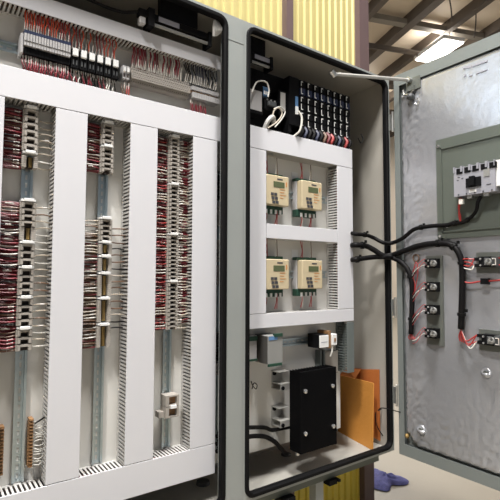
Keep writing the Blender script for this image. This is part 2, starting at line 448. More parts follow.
zc = (bz0+bz1)/2
m = M(); m.box(BX-.006, BX, by1-bw*.68, by1-bw*.32, zc-.030, zc+.008); m.box(BX-.020, BX-.006, by1-bw*.56, by1-bw*.44, zc-.026, zc+.012); BK(m, 'toggle', 'black_plastic')
BK(M().box(BX-.002, BX, by1-bw*.88, by1-bw*.74, zc+.004, zc+.036), 'rating_label', 'case_grey')
BK(M().box(BX-.002, BX, by1-bw*.56, by1-bw*.38, bz0+.008, bz0+.02), 'label_plate', 'white_plastic')
m = M()
for (a, w, z) in ((.08,.12,.036),(.1,.06,.018),(.32,.3,.036),(.08,.05,.006),(.2,.05,.012),(.8,.1,-.03)):
    m.box(BX-.001, BX, by1-bw*(a+w), by1-bw*a, zc+z, zc+z+.003)
BK(m, 'printed_marking', 'ink_dark')
m = M()
for i in range(5): m.cyl((BX-.003,by1-bw*(.12+.2*i),bz0+.006),(BX,by1-bw*(.12+.2*i),bz0+.006),.003,6)
BK(m, 'screw', 'ink_dark')
for a in (.28, .68): BK(M().box(BX+.015, BX+.035, by1-bw*(a+.12), by1-bw*a, bz0-.012, bz0), 'lower_lug', 'zinc')
BK(M().box(BX+.008, DX-.012, by0-.03, by0, bz0+.02, bz1+.004), 'side_block', 'white_plastic')

# push-button contact blocks on the door
def contact(px, py, label, big=False):
    c = onX(px, py, DX-.03); t = thing('contact_block', label, 'contact block', (DX, c.y, c.z), 'contact blocks on the door')
    s = 1.25 if big else 1
    def B(m, n, mt): return m.build(n, mt, t)
    B(M().box(-.040, .0-.004, -.022*s, .020*s, -.020, .022), 'body', 'black_plastic')
    B(M().cbox(-.050, -.040, -.016*s, -.002, -.014, .016), 'actuator', 'dark_grey_plastic')
    B(M().tube([(-.040,-.014*s,0),(-.052,-.014*s,0),(-.052,-.014*s,0)], [.014,.0125,.006], 12), 'round_cap', 'case_grey')
    m = M()
    for z in (-.013, .013): m.box(-.034, -.014, .020*s, .037*s, z-.007, z+.006)
    B(m, 'terminal_lug', 'black_plastic')
    m = M()
    for z in (-.013, .013): m.cyl((-.044, .013*s, z), (-.040, .013*s, z), .0045, 8)
    m.box(-.0515, -.050, -.013*s, -.008, -.011, .013); m.box(-.0515, -.050, -.013*s, -.004, -.011, -.007)
    B(m, 'terminal_screw', 'steel_bright')
    return t, c
cs = onX(425, 256, DX-.01); ce = onX(441.5, 346, DX-.01); cw = onX(441.5, 256, DX-.01)
o = M().box(DX-.006, DX+.002, cw.y, cs.y, ce.z, cs.z).build('mounting_strip', 'contact_plate'); tag(o, 'narrow grey metal strip on the door behind four contact blocks', 'mounting strip')
names = ('topmost', 'second from the top', 'third from the top', 'lowest')
CB = []
for i, py in enumerate((263.5, 287, 310, 333.5)): CB.append(contact(432.5, py, 'small black contact block, %s of the four on the narrow grey strip' % names[i])[1])
for (x, y, lab) in ((486,262,'wide dark contact block, upper one near the right edge of the door'), (489,340,'wide dark contact block, lower one near the right edge of the door')):
    c0 = onX(x, y, DX-.01)
    o = M().box(DX-.006, DX+.002, c0.y-.05, c0.y+.042, c0.z-.045, c0.z+.04).build('backing_plate', 'contact_plate'); tag(o, 'small grey backing plate under the '+('upper' if y < 300 else 'lower')+' right contact block', 'plate')
    t, c = contact(x, y, lab, True); CB.append(c)
    m = M(); m.box(-.046, -.004, -.048, -.0275, -.018, .02); m.build('second_body', 'dark_grey_plastic', t)
    m = M(); m.tube([(-.048,-.034,.012),(-.048,-.046,.012),(-.048,-.046,-.012),(-.048,-.034,-.012)], .0025, 5); m.build('jumper_bracket', 'sleeve_white', t)

# -------------------------------------------- back panels, ducts and rails
YP = .132
def panel(x0, x1, z0, z1, label):
    o = M().box(x0, x1, YP, YP+.003, z0, z1).build('back_panel', 'panel_paint'); m = M()
    t = o
    tag(t, label, 'mounting panel')
    for x in (x0+.03, x1-.03):
        for z in (z0+.03, z1-.03): m.cyl((x, YP+.003, z), (x, DEP-T, z), .008, 8)
    s = m.build('standoff', 'zinc', t); return t
panel(-.12, .962, .645, 2.262, 'white mounting panel filling the back of the left enclosure opening')
panel(1.022, 1.648, .648, 2.0, 'white mounting panel behind the four meters')

YF = .060
def duct(label, x0, x1, z0, z1, axis, fmat='duct_white', fing='duct_finger', group=None, wires=True, inner=True):
    t = thing('wire_duct', label, 'wire duct', ((x0+x1)/2, YF, (z0+z1)/2), group)
    cx, cz = (x0+x1)/2, (z0+z1)/2
    def B(m, n, mt, **k):
        o = m.build(n, mt, t, **k); o.matrix_parent_inverse = Matrix.Translation((-cx,-YF,-cz)); return o
    g = .0012
    m = M(); m.cbox(x0+g, x1-g, YF-.002, YF+.001, z0+g, z1-g, .0008)
    B(m, 'cover', fmat)
    B(M().box(x0+.002, x1-.002, YP-.003, YP-.0003, z0+.002, z1-.002), 'base', fing)
    p, w = .0125, .0064
    for side in (0, 1):
        m = M()
        if axis == 'z':
            x = x0+.001 if side == 0 else x1-.0035
            m.box(x, x+.0025, YP-.014, YP-.003, z0, z1); n = int((z1-z0)/p)
            for i in range(n): z = z0+p*i+.003; m.box(x, x+.0025, YF+.001, YP-.014, z, z+w)
        else:
            z = z0+.001 if side == 0 else z1-.0035
            m.box(x0, x1, YP-.014, YP-.003, z, z+.0025); n = int((x1-x0)/p)
            for i in range(n): x = x0+p*i+.003; m.box(x, x+w, YF+.001, YP-.014, z, z+.0025)
        B(m, 'slotted_side', fing)
    if wires:
        L = (z1-z0) if axis == 'z' else (x1-x0); W = (x1-x0) if axis == 'z' else (z1-z0)
        for mt, ph, n in (('maroon_wire', 0, 5), ('black_wire', 2, 4), ('brown_wire', 4, 3)):
            m = M()
            for i in range(n):
                pts = []; K = max(4, int(L/.08)); r = .0060
                for j in range(K+1):
                    s = .01+(L-.02)*j/K; q = (-.5+(i+.5)/n)*(W-.028)+.006*math.sin(j*1.7+i+ph); d = YF+.016+.038*((i*2+ph) % 5)/5+.004*math.sin(j+i*2)
                    pts.append((cx+q, d, z0+s) if axis == 'z' else (x0+s, d, cz+q))
                m.tube(curve(pts, 2), r, 5)
            o = B(m, 'wire_bundle', mt); o['kind'] = 'stuff'
    return t
duct('long horizontal white wire duct along the top of the left panel', -.11, .914, 2.170, 2.225, 'x')
duct('horizontal white wire duct between the top relay row and the terminal columns', -.11, .914, 1.888, 1.983, 'x')
duct('horizontal white wire duct along the bottom of the left panel', -.11, .902, .645, .753, 'x')
LV = ((.088,.178,'vertical white wire duct left of the first terminal column, at the photo edge'), (.316,.414,'vertical white wire duct between the first and second terminal columns'),
      (.555,.656,'vertical white wire duct between the second and third terminal columns'), (.795,.902,'vertical white wire duct right of the third terminal column, by the centre post'))
for a, b, l in LV: duct(l, a, b, .753, 1.888, 'z')
duct('horizontal white wire duct above the upper pair of meters', 1.050, 1.667, 1.891, 1.984, 'x')
duct('narrow horizontal white wire duct between the two pairs of meters', 1.140, 1.56, 1.526, 1.588, 'x', wires=False)
duct('horizontal white wire duct under the lower pair of meters', 1.050, 1.667, 1.160, 1.219, 'x')
duct('vertical white wire duct left of the four meters', 1.050, 1.140, 1.219, 1.891, 'z')
duct('vertical white wire duct right of the four meters', 1.56, 1.667, 1.219, 1.891, 'z')
duct('short grey wire duct below the right white duct, above the envelope', 1.618, 1.667, .92, 1.157, 'z', 'duct_grey', 'duct_grey', wires=False)

def rail(label, axis, a0, a1, c, y=.118):
    """35 mm top-hat rail with slots along its web"""
    m = M(); h = .0165; w = .011; yb = YP-.0004
    def bx(s0, s1, q0, q1, y0, y1):
        if axis == 'z': m.box(c+q0, c+q1, y0, y1, s0, s1)
        else: m.box(s0, s1, y0, y1, c+q0, c+q1)
    bx(a0, a1, -h, -w, y, y+.0015); bx(a0, a1, w, h, y, y+.0015)
    bx(a0, a1, -w, -w+.0015, y, yb); bx(a0, a1, w-.0015, w, y, yb)
    bx(a0, a1, -w, -.0032, yb-.0015, yb); bx(a0, a1, .0032, w, yb-.0015, yb)
    s = a0
    while s < a1-.001:
        e = min(s+.010, a1); bx(s, e, -.0032, .0032, yb-.0015, yb); s += .025
    tag(m.build('mounting_rail', 'galvanized'), label, 'mounting rail')
    return m
RC = (.252, .486, .731)
RN = ('first', 'second', 'third')
for i, c in enumerate(RC): rail('slotted galvanized vertical rail of the %s terminal column' % RN[i], 'z', .756, 1.885, c)
ZR = 2.066
rail('slotted galvanized horizontal rail behind the top row of modules, relays and terminals', 'x', -.10, .925, ZR)
rail('slotted galvanized vertical rail in the narrow gap by the centre post', 'z', .70, 1.97, .938)

# ------------------------------------------------------- terminal columns
def block_proto(pitch, w=.044, mt='terminal_beige', lab='', grp=''):
    t = thing('terminal_block', lab, 'terminal block', (0,-5,0), grp)
    h = pitch*.92/2; m = M()
    m.box(-w/2, -w/2+.011, .083, .117, -h, h); m.box(w/2-.011, w/2, .083, .117, -h, h)
    m.box(-w/2+.004, -w/2+.011, .076, .083, -h*.8, h*.8); m.box(w/2-.011, w/2-.004, .076, .083, -h*.8, h*.8)
    m.box(-w/2+.011, w/2-.011, .078, .117, h*.3, h)
    m.build('housing', mt, t)
    M().box(-w/2+.011, w/2-.011, .096, .117, -h, h*.3).build('slot', 'slot_dark', t)
    return t
def marker(z, x, lab, grp, w=.040):
    m = M(); m.cbox(x-w/2+.006, x+w/2-.006, .069, .080, z-.0045, z+.0045, .001); m.box(x-w/2, x+w/2, .080, .117, z-.003, z+.003)
    tag(m.build('end_marker', 'white_plastic'), lab, 'marker', grp)
def zy(col, py): return onY(((29,29-.02*(py-107)),(106,106),(173,173))[col][0] if col else 29-.033*(py-107), py, .08).z
WIRE_TOT = [0]
def wire_proto(kind, side, L, lab):
    """a wire running from the duct side into the block; side -1 = left of the block"""
    t = thing('wire', lab, 'wire', (0,-5,0))
    a = rnd.uniform(-.005,.005); b = rnd.uniform(-.003,.003)
    x0 = side*(L+.012)
    pts = curve([(x0, .098+rnd.uniform(-.01,.006), a), (side*L*.5, .092+rnd.uniform(-.008,.004), b), (0, .094, 0)], 4)
    M().tube(pts, .0021, 5).build('insulation', kind+'_wire', t)
    if rnd.random() < .6:
        k0, k1 = (.14, .45) if rnd.random() < .5 else (.3, .75)
        p = lambda f: Vector((side*L*f, pts[-1].y+(pts[4].y-pts[-1].y)*min(1, f*2), b*min(1, f*2)))
        M().tube([p(k0), p((k0+k1)/2), p(k1)], .0027, 6).build('label_sleeve', 'sleeve_white', t)
    return t
PROTOS = []
def run_wires(x, side, L, z0, z1, pitch, kinds, lab, grp):
    pr = []
    for kd in kinds: pr.append(wire_proto(kd, side, L, lab)); pr.append(wire_proto(kd, side, L*.98, lab))
    n = int((z1-z0)/pitch); used = set()
    for i in range(n):
        s = rnd.choice(pr); nm = {'maroon':'dark red','red':'red','white':'white','beige':'beige','brown':'brown','black':'black','crimson':'crimson'}
        if s.name not in used: o = s; used.add(s.name)
        else: o = copy_tree(s)
        o.location = (x, 0, z0+pitch*(i+.5)+rnd.uniform(-.0012,.0012))
        kd = [c for c in o.children if c.name.startswith('insulation')][0].data.materials[0].name.replace('_wire','')
        o['label'] = nm[kd]+' '+lab; o['group'] = nm[kd]+' '+grp
        WIRE_TOT[0] += 1
    for s in pr:
        if s.name not in used:
            for c in list(s.children): bpy.data.objects.remove(c)
            bpy.data.objects.remove(s)
def stuff_wires(x, side, L, z0, z1, pitch):
    vs, fs, mi = [], [], []
    n = int((z1-z0)/pitch)
    for i in range(n):
        z = z0+pitch*(i+.5); a, b = rnd.uniform(-.005,.005), rnd.uniform(-.003,.003); y = .094+rnd.uniform(-.006,.006)
        for k2, m in ((rnd.choice((0,0,2)), M().tube(curve([(x+L+.01,y,z+a),(x+L*.5,y-.004,z+b),(x,.094,z)], 3), .0021, 5)),
                      (1, M().tube([(x+L*.05,.093,z),(x+L*rnd.uniform(.3,.6),y-.003,z+b)], .0032, 6))):
            o = len(vs); vs += m.v; fs += [tuple(o+q for q in f) for f in m.f]; mi += [k2]*len(m.f)
    me = bpy.data.meshes.new('sleeved_wires'); me.from_pydata(vs, [], fs)
    for q in ('beige_wire','sleeve_white','maroon_wire'): me.materials.append(MT[q])
    for p, q in zip(me.polygons, mi): p.material_index = q
    o = bpy.data.objects.new('sleeved_wires', me); C.objects.link(o)
    tag(o, 'dense row of beige sleeved wires leaving the right side of the third terminal column', 'wires', kind='stuff')
def backing(x0, x1, z0, z1, mt, lab):
    m = M(); n = int((z1-z0)/.0075)
    for i in range(n):
        z = z0+(i+.5)*(z1-z0)/n
        m.tube([(x0, .112+rnd.uniform(-.004,.004), z+rnd.uniform(-.004,.004)), ((x0+x1)/2, .108, z+rnd.uniform(-.004,.004)), (x1, .106, z)], .0034, 5)
    tag(m.build('wire_layer', mt), lab, 'wires', kind='stuff')

# column specs: (column, name, clusters); cluster = (py_top, py_bottom, pitch, [marker rows], [long jumper slots])
SPEC = (
  (0, 'first', .0205, (('upper', 107, 169, (107,152), ((155.5,167),)), ('lower', 200, 352, (200,242,267,297,328), ((227,240),)))),
  (1, 'second', .0170, (('upper', 122, 173, (122,146), ()), ('lower', 218, 348, (218,242,256,273,298,324), ((244,254),(258,271),(275,296),(300,322),(326,347))))),
  (2, 'third', .0150, (('long', 136, 330, (136,184,234,281), ()),)),
)
for ci, cn, pitch, clusters in SPEC:
    x = RC[ci]
    for cl, p0, p1, marks, longs in clusters:
        grp = 'terminal blocks, %s group of the %s column' % (cl, cn)
        lab = 'beige terminal block in the %s group of the %s terminal column' % (cl, cn)
        z1, z0 = zy(ci, p0), zy(ci, p1)
        mz = sorted([zy(ci, p) for p in marks], reverse=True)
        for z in mz: marker(z, x, 'white marker strip in the %s group of the %s terminal column' % (cl, cn), 'marker strips, %s group of the %s column' % (cl, cn))
        lz = [(zy(ci, b), zy(ci, a)) for a, b in longs]
        bounds = mz+[z0-.004]
        proto = block_proto(pitch, lab=lab, grp=grp); first = True
        for j in range(len(mz)):
            hi, lo = bounds[j]-.005, bounds[j+1]+.005
            segs = [(lo, hi)]
            for a, b in lz:
                if a < hi and b > lo:
                    segs = [(s0, s1) for s0, s1 in ((lo, a), (b, hi)) if s1-s0 > .010]
                    # plain blocks bridged by one long bar
                    t = thing('bridged_terminal_group', 'beige terminals bridged by a long brassy bar, %s column between markers' % cn, 'terminal group', (x,0,(a+b)/2), 'bridged terminals of the %s column' % cn)
                    hh = (b-a)/2; m = M(); n = max(1, round(2*hh/.0062)); q = 2*hh/n
                    for e in range(n):
                        zz = -hh+q*e; m.box(-.022, -.010, .080, .117, zz+.0003, zz+q-.0003); m.box(.010, .022, .080, .117, zz+.0003, zz+q-.0003)
                    m.build('housing', 'terminal_beige', t)
                    M().box(-.010, .010, .100, .117, -hh, hh).build('recess', 'slot_dark', t)
                    m = M(); m.box(-.003 if ci else -.002, .0065, .090, .100, -hh+.003, hh-.003)
                    m.build('bridge_bar', 'brass_bar', t)
            for s0, s1 in segs:
                n = max(1, round((s1-s0)/pitch)); q = (s1-s0)/n
                for e in range(n):
                    o = proto if first else copy_tree(proto); first = False
                    o.location = (x, 0, s0+q*(e+.5)); o.scale = (1, 1, q/pitch)
                    for c in o.children: pass
        if first:
            for c in list(proto.children): bpy.data.objects.remove(c)
            bpy.data.objects.remove(proto)
        oL = (.178,.414,.656)[ci]; oR = (.316,.555,.795)[ci]
        kl = (('maroon','maroon','crimson','white','black','brown'), ('maroon','maroon','crimson','white','brown'), ('red','maroon','red','white','beige'))[ci]
        if ci == 1 and cl == 'lower': kl = ('beige','brown','beige','white','maroon')
        kr = (('beige','white','beige','brown'), ('beige','white','brown'), ('beige','beige','white'))[ci]
        LL = x-.022-oL; LR = oR-x-.022
        sleeve = 'labelled wire entering the left side of the %s group, %s terminal column' % (cl, cn)
        sleevr = 'wire leaving the right side of the %s group, %s terminal column' % (cl, cn)
        run_wires(x-.022, -1, LL, z0, z1-.004, (.0105,.0105,.0105)[ci], kl, sleeve, 'wires left of the %s group, %s column' % (cl, cn))
        if ci == 1 and cl == 'lower':
            run_wires(x+.022, 1, LR, z0+.05, z1-.02, .022, ('beige','brown','black','brown'), sleevr, 'wires right of the %s group, %s column' % (cl, cn))
        elif ci == 1:
            pass
        elif ci == 2:
            stuff_wires(x+.022, 1, LR, z0, z1-.004, .0098)
        else:
            run_wires(x+.022, 1, LR, z0, z1-.004, (.021,.03,.0115)[ci], kr, sleevr, 'wires right of the %s group, %s column' % (cl, cn))
        if not (ci == 1 and cl == 'lower'):
            backing(oL-.006, x-.02, z0, z1-.005, 'maroon_wire', 'dark red wires packed behind the labelled wires, left of the %s group, %s column' % (cl, cn))
        else:
            backing(oL-.006, x-.02, z0, z1-.05, 'brown_wire', 'brown wires packed behind the labelled wires, left of the lower group, second column')
        if ci == 2: backing(x+.024, oR+.006, z0+.05, z1-.005, 'maroon_wire', 'dark red wires packed into the duct right of the third terminal column')

# small terminal strips low on the left panel
def small_strip(x0, x1, z0, z1, lab, wires):
    t = thing('small_terminal_strip', lab, 'terminal strip', ((x0+x1)/2,.12,z0)); cx = (x0+x1)/2
    n = int((z1-z0)/.0095)
    for i in range(n):
        z = (i+.5)*(z1-z0)/n
        m = M(); m.box(x0-cx, x1-cx-.004, -.022, .009, z-.0032, z+.003); m.box(x0-cx+.002, x1-cx-.006, -.028, -.022, z-.0016, z+.0016)
        m.build('terminal', 'terminal_brown', t)
    if wires:
        for i in range(n-1):
            z = (i+.7)*(z1-z0)/n
            o = M().tube(curve([(x1-.001, .10, z0+z), ((x1+.316)/2, .092, z0+z+rnd.uniform(-.006,.006)), (.325, .10, z0+z+rnd.uniform(-.006,.012))], 4), .0014, 5).build('thin_wire', 'white_wire')
            tag(o, 'thin white wire from the small brown strip low in the first column', 'wire', 'thin wires of the small brown strip')
        o = M().tube(curve([(x1-.001, .094, z1-.015), ((x1+.316)/2, .088, z1-.006), (.325, .10, z1+.002)], 4), .0024, 5).build('short_black_wire', 'black_wire')
        tag(o, 'short black wire above the thin white wires, low in the first column', 'wire')
a = onY(28.5, 468, .1); b = onY(33, 418, .1)
small_strip(a.x-.002, a.x+.014, a.z, b.z, 'small brown terminal strip with thin white wires, low in the first column', True)
a = onY(0, 476, .1); b = onY(4, 426, .1)
small_strip(a.x-.004, a.x+.011, a.z, b.z, 'small brown terminal strip low at the left photo edge', False)

# clamp on the third rail
a = onY(162, 419, .08); b = onY(175, 394, .08)
t = thing('fuse_holder', 'pair of pale fuse terminals clamped alone low on the third rail', 'fuse holder', (.733,.117,a.z))
H = b.z-a.z
for s in (0, 1):
    z = s*H/2
    m = M(); m.box(-.026, -.014, -.045, 0, z+.001, z+H/2-.001); m.box(.016, .024, -.045, 0, z+.001, z+H/2-.001); m.box(-.014, .016, -.045, 0, z+.001, z+.006); m.box(-.014, .016, -.045, 0, z+H/2-.006, z+H/2-.001)
    m.build('housing', 'terminal_beige', t)
    M().box(-.014, .016, -.030, -.001, z+.006, z+H/2-.006).build('recess', 'terminal_brown', t)
M().box(-.010, .012, -.052, -.045, H/2-.006, H/2+.004).build('marker', 'white_plastic', t)
M().box(-.046, -.0265, -.03, 0, .002, .022).build('end_clamp', 'terminal_beige', t)

# narrow strip of devices beside the centre post
segs = ((143,172,'terminal_grey'),(176,200,'black_plastic'),(203,226,'terminal_grey'),(240,262,'terminal_grey'),(265,285,'terminal_grey'),(332,347,'dark_grey_plastic'),(349,360,'black_plastic'),(362,374,'terminal_grey'))
for i, (p0, p1, mt) in enumerate(segs):
    z1, z0 = onY(217, p0, .1).z, onY(217, p1, .1).z
    t = thing('narrow_module', '%s narrow module beside the centre post, number %s from the top of its rail' % (('dark' if 'black' in mt or 'dark' in mt else 'pale'), ('one','two','three','four','five','six','seven','eight')[i]), 'module', (.938,.117,z0))
    n = max(1, int((z1-z0)/.012))
    m = M()
    for e in range(n): zz = (z1-z0)/n*e; m.box(-.022, .020, -.04, 0, zz+.0012, zz+(z1-z0)/n-.0012)
    m.build('housing', mt, t)
    M().box(-.014, .012, -.043, -.04, .002, z1-z0-.002).build('face', 'slot_dark', t)
for i, p in enumerate((437, 444.5, 452)):
    z = onY(215, p, .06).z
    o = M().tube(curve([(.908,.062,z), (.925,.064,z), (.95,.09,z-.01), (.955,.122,z-.012)], 4), .0080, 8).build('black_cable', 'black_wire')
    tag(o, 'short thick black cable low beside the centre post, %s of three' % ('topmost','middle','lowest')[i], 'cable')
# cable gland in the enclosure floor, low by the centre post
p = onZ(203, 484, Z0+T)
m = M(); m.tube([(p.x,p.y,Z0+T),(p.x,p.y,Z0+T+.012),(p.x,p.y,Z0+T+.012)], [.028,.026,.012], 14)
tag(m.build('floor_gland', 'dark_grey_plastic'), 'dark round gland in the enclosure floor below the left panel', 'cable gland')

# -------------------------------------------------------- the top left row
def row_module(x, w, proto=[None]):
    if proto[0] is None:
        t = thing('interface_module', 'slim grey interface module with a dark blue top, left part of the top row', 'module', (x,0,ZR), 'slim interface modules in the top row')
        M().box(-w/2+.0008, w/2-.0008, .060, .117, .008, .030).build('label_plate', 'terminal_grey', t)
        M().box(-w/2+.0002, w/2-.0002, .060, .117, .030, .040).build('top_cap', 'navy_plastic', t)
        M().box(-w/2+.0006, w/2-.0006, .062, .117, -.006, .007).build('front', 'terminal_grey', t)
        M().box(-w/2+.0002, w/2-.0002, .070, .117, -.028, -.008).build('base', 'black_plastic', t)
        proto[0] = t; return t
    o = copy_tree(proto[0]); o.location = (x,0,ZR); return o
xa, xb = .222, .356; n = 17
for i in range(n): row_module(xa+(xb-xa)*(i+.5)/n, (xb-xa)/n)
tag(M().cbox(xa-.008, xa-.0006, .066, .117, ZR-.03, ZR+.03, .001).build('end_stop', 'terminal_grey'), 'grey end stop left of the slim modules in the top row', 'end stop')
proto = None
for i in range(6):
    x = .372+.0262*i
    if proto is None:
        t = thing('relay', 'black plug in relay with a white square front, top row', 'relay', (x,0,ZR-.002), 'six black relays in the top row')
        M().box(-.0115, .0115, .070, .117, -.030, .030).build('body', 'black_plastic', t)
        M().cbox(-.0085, .0085, .062, .070, .006, .030, .001).build('front', 'white_plastic', t)
        m = M()
        for s in (-1, 1): m.box(s*.005-.002, s*.005+.002, .068, .070, -.022, -.006)
        m.build('terminal', 'dark_grey_plastic', t)
        proto = t
    else: o = copy_tree(proto); o.location = (x,0,ZR-.002)
for i in range(2):
    x = .536+.013*i
    t = thing('end_clamp', 'small white end clamp between relays and beige terminals, %s one' % ('left','right')[i], 'clamp', (x,0,ZR))
    m = M(); m.box(-.005, .005, .076, .117, -.022, .024); m.build('body', 'terminal_grey', t)
    M().box(-.0035, .0035, .070, .076, .002, .016).build('front', 'white_plastic', t)
    M().box(-.0035, .0035, .0755, .0762, -.016, -.004).build('opening', 'slot_dark', t)
proto = None
for i in range(28):
    x = .566+.0082*i
    if proto is None:
        t = thing('terminal_block', 'thin beige terminal block in the dense part of the top row', 'terminal block', (x,0,ZR), 'thin beige terminal blocks in the top row')
        m = M()
        for z0, z1, y in ((.016,.030,.086),(.002,.015,.076),(-.012,.001,.076),(-.026,-.013,.086)): m.box(-.0037, .0037, y, .117, z0, z1)
        m.build('housing', 'terminal_beige', t)
        m = M()
        for z, y in ((.023,.086),(.0085,.076),(-.0055,.076),(-.0195,.086)): m.cyl((0,y-.0005,z),(0,y+.002,z),.0017,6)
        m.build('screw', 'slot_dark', t)
        proto = t
    else: o = copy_tree(proto); o.location = (x,0,ZR)
proto = None
for i in range(12):
    x = .804+.0100*i
    if proto is None:
        t = thing('terminal_block', 'wider pale terminal block with brown middle, right end of the top row', 'terminal block', (x,0,ZR-.004), 'pale terminal blocks right end of the top row')
        M().box(-.0046, .0046, .080, .117, .012, .026).build('upper_housing', 'terminal_grey', t)
        M().box(-.0046, .0046, .090, .117, .0, .012).build('middle', 'terminal_brown', t)
        M().box(-.0046, .0046, .074, .117, -.020, .0).build('lower_housing', 'terminal_grey', t)
        proto = t
    else: o = copy_tree(proto); o.location = (x,0,ZR-.004)
def vwires(x0, x1, n, up, kinds, name_of, y=.09, ferr=True, amp=.004, top=.030):
    """wires running from the row up to the top duct (up) or down to the middle duct"""
    za, zb = (ZR+top, 2.176) if up else (ZR-.029, 1.978)
    prs = []
    for kd in kinds:
        lab = name_of(kd)
        t = thing('wire', lab, 'wire', (0,0,0), lab)
        d = zb-za; a = rnd.uniform(-amp, amp)
        M().tube(curve([(0,y,za),(a,y-.006,za+d*.4),(-a*.6,y-.008,za+d*.7),(a*.4,y-.002,zb)], 3), .0021, 5).build('insulation', kd+'_wire', t)
        if ferr: M().tube([(0,y-.001,za+d*.03),(a*.6,y-.005,za+d*.42)], .0027, 6).build('label_sleeve', 'sleeve_white', t)
        prs.append([t, False])
    for i in range(n):
        q = prs[(i*len(kinds))//n] if False else rnd.choice(prs)
        o = q[0] if not q[1] else copy_tree(q[0]); q[1] = True
        o.location = (x0+(x1-x0)*(i+.5)/n+rnd.uniform(-.001,.001), rnd.uniform(-.003,.003), 0)
    for q in prs:
        if not q[1]:
            for c in list(q[0].children): bpy.data.objects.remove(c)
            bpy.data.objects.remove(q[0])
vwires(.222, .356, 20, True, ('orange','orange','red'), lambda k: k.replace('orange','orange red')+' wire rising from the slim modules into the top duct', top=.041, y=.082)
vwires(.222, .356, 20, False, ('crimson','maroon','crimson'), lambda k: {'crimson':'crimson','maroon':'dark red'}[k]+' wire dropping below the slim modules', y=.082)
vwires(.362, .512, 14, True, ('orange','red','brown'), lambda k: k+' wire rising from the black relays')
vwires(.362, .512, 20, False, ('crimson','black','crimson','white'), lambda k: k+' wire dropping below the black relays')
vwires(.53, .56, 4, False, ('red','brown'), lambda k: k+' wire dropping below the small white end clamps')
vwires(.566, .76, 30, True, ('maroon','white','crimson','beige'), lambda k: {'maroon':'dark red'}.get(k,k)+' wire rising from the thin beige terminals')
vwires(.77, .912, 17, True, ('navy','black','navy'), lambda k: {'navy':'dark blue'}.get(k,k)+' wire rising from the pale terminals at the right end', amp=.010)
vwires(.795, .868, 9, False, ('maroon','crimson'), lambda k: {'maroon':'dark red'}.get(k,k)+' wire dropping below the pale terminals at the right end')

# light bars inside the top of both bays
def lightbar(x0, x1, z, y, lab, full=True):
    t = thing('light_bar', lab, 'light', ((x0+x1)/2, y, z)); h = (x1-x0)/2
    M().cbox(-h, h, -.012, .03, -.004, .022, .003).build('housing', 'black_plastic', t)
    M().tube([(-h*.85,-.006,-.016),(h*.98,-.006,-.016)], .006, 10).build('tube', 'tube_glass', t)
    M().box(-h, -h+.022, -.02, .03, -.03, .032).build('end_bracket', 'black_plastic', t); M().box(h-.012, h, -.02, .03, -.03, .024).build('end_bracket', 'black_plastic', t)
    M().box(-h+.01+.03, -h+.12, -.0135, -.012, -.002, .016).build('rating_label', 'ink_faint', t)
    M().box(-h*.6, h*.6, .0, .02, .022, Z1-T-z-.0005).build('mount', 'black_plastic', t)
lightbar(.60, .852, 2.262, .045, 'black light bar with grey label inside the top of the left opening')
lightbar(1.03, 1.16, 2.262, .06, 'short black light bar inside the top of the right opening')
p = onY(142, 19, .04)
t = thing('power_connector', 'pale plug on a black cable left of the light bar', 'connector', p)
M().cbox(-.011, .010, -.010, .012, -.020, .004, .002).build('plug', 'terminal_grey', t)
M().cbox(-.014, .03, -.01, .014, .006, .034, .003).build('socket', 'black_plastic', t)
m = M(); m.tube(curve([(-.014,0,.02), (-.08,.02,.01), (-.2,.03,.022), (-.34,.04,.03)], 5), .005, 6); m.build('cable', 'black_wire', t)
p = onY(216, 31, .03)
m = M()
for i in range(5):
    m.tube(curve([(p.x-.015+.004*i, .02+.003*i, p.z-.03+.004*i), (p.x-.02+.008*i, .012, p.z), (p.x-.012+.006*i, .02, p.z+.03-.003*i)], 4), .006, 6)
tag(m.build('foil_wrap', 'white_plastic'), 'crinkled white wrapping at the right end of the left light bar', 'wrapping')

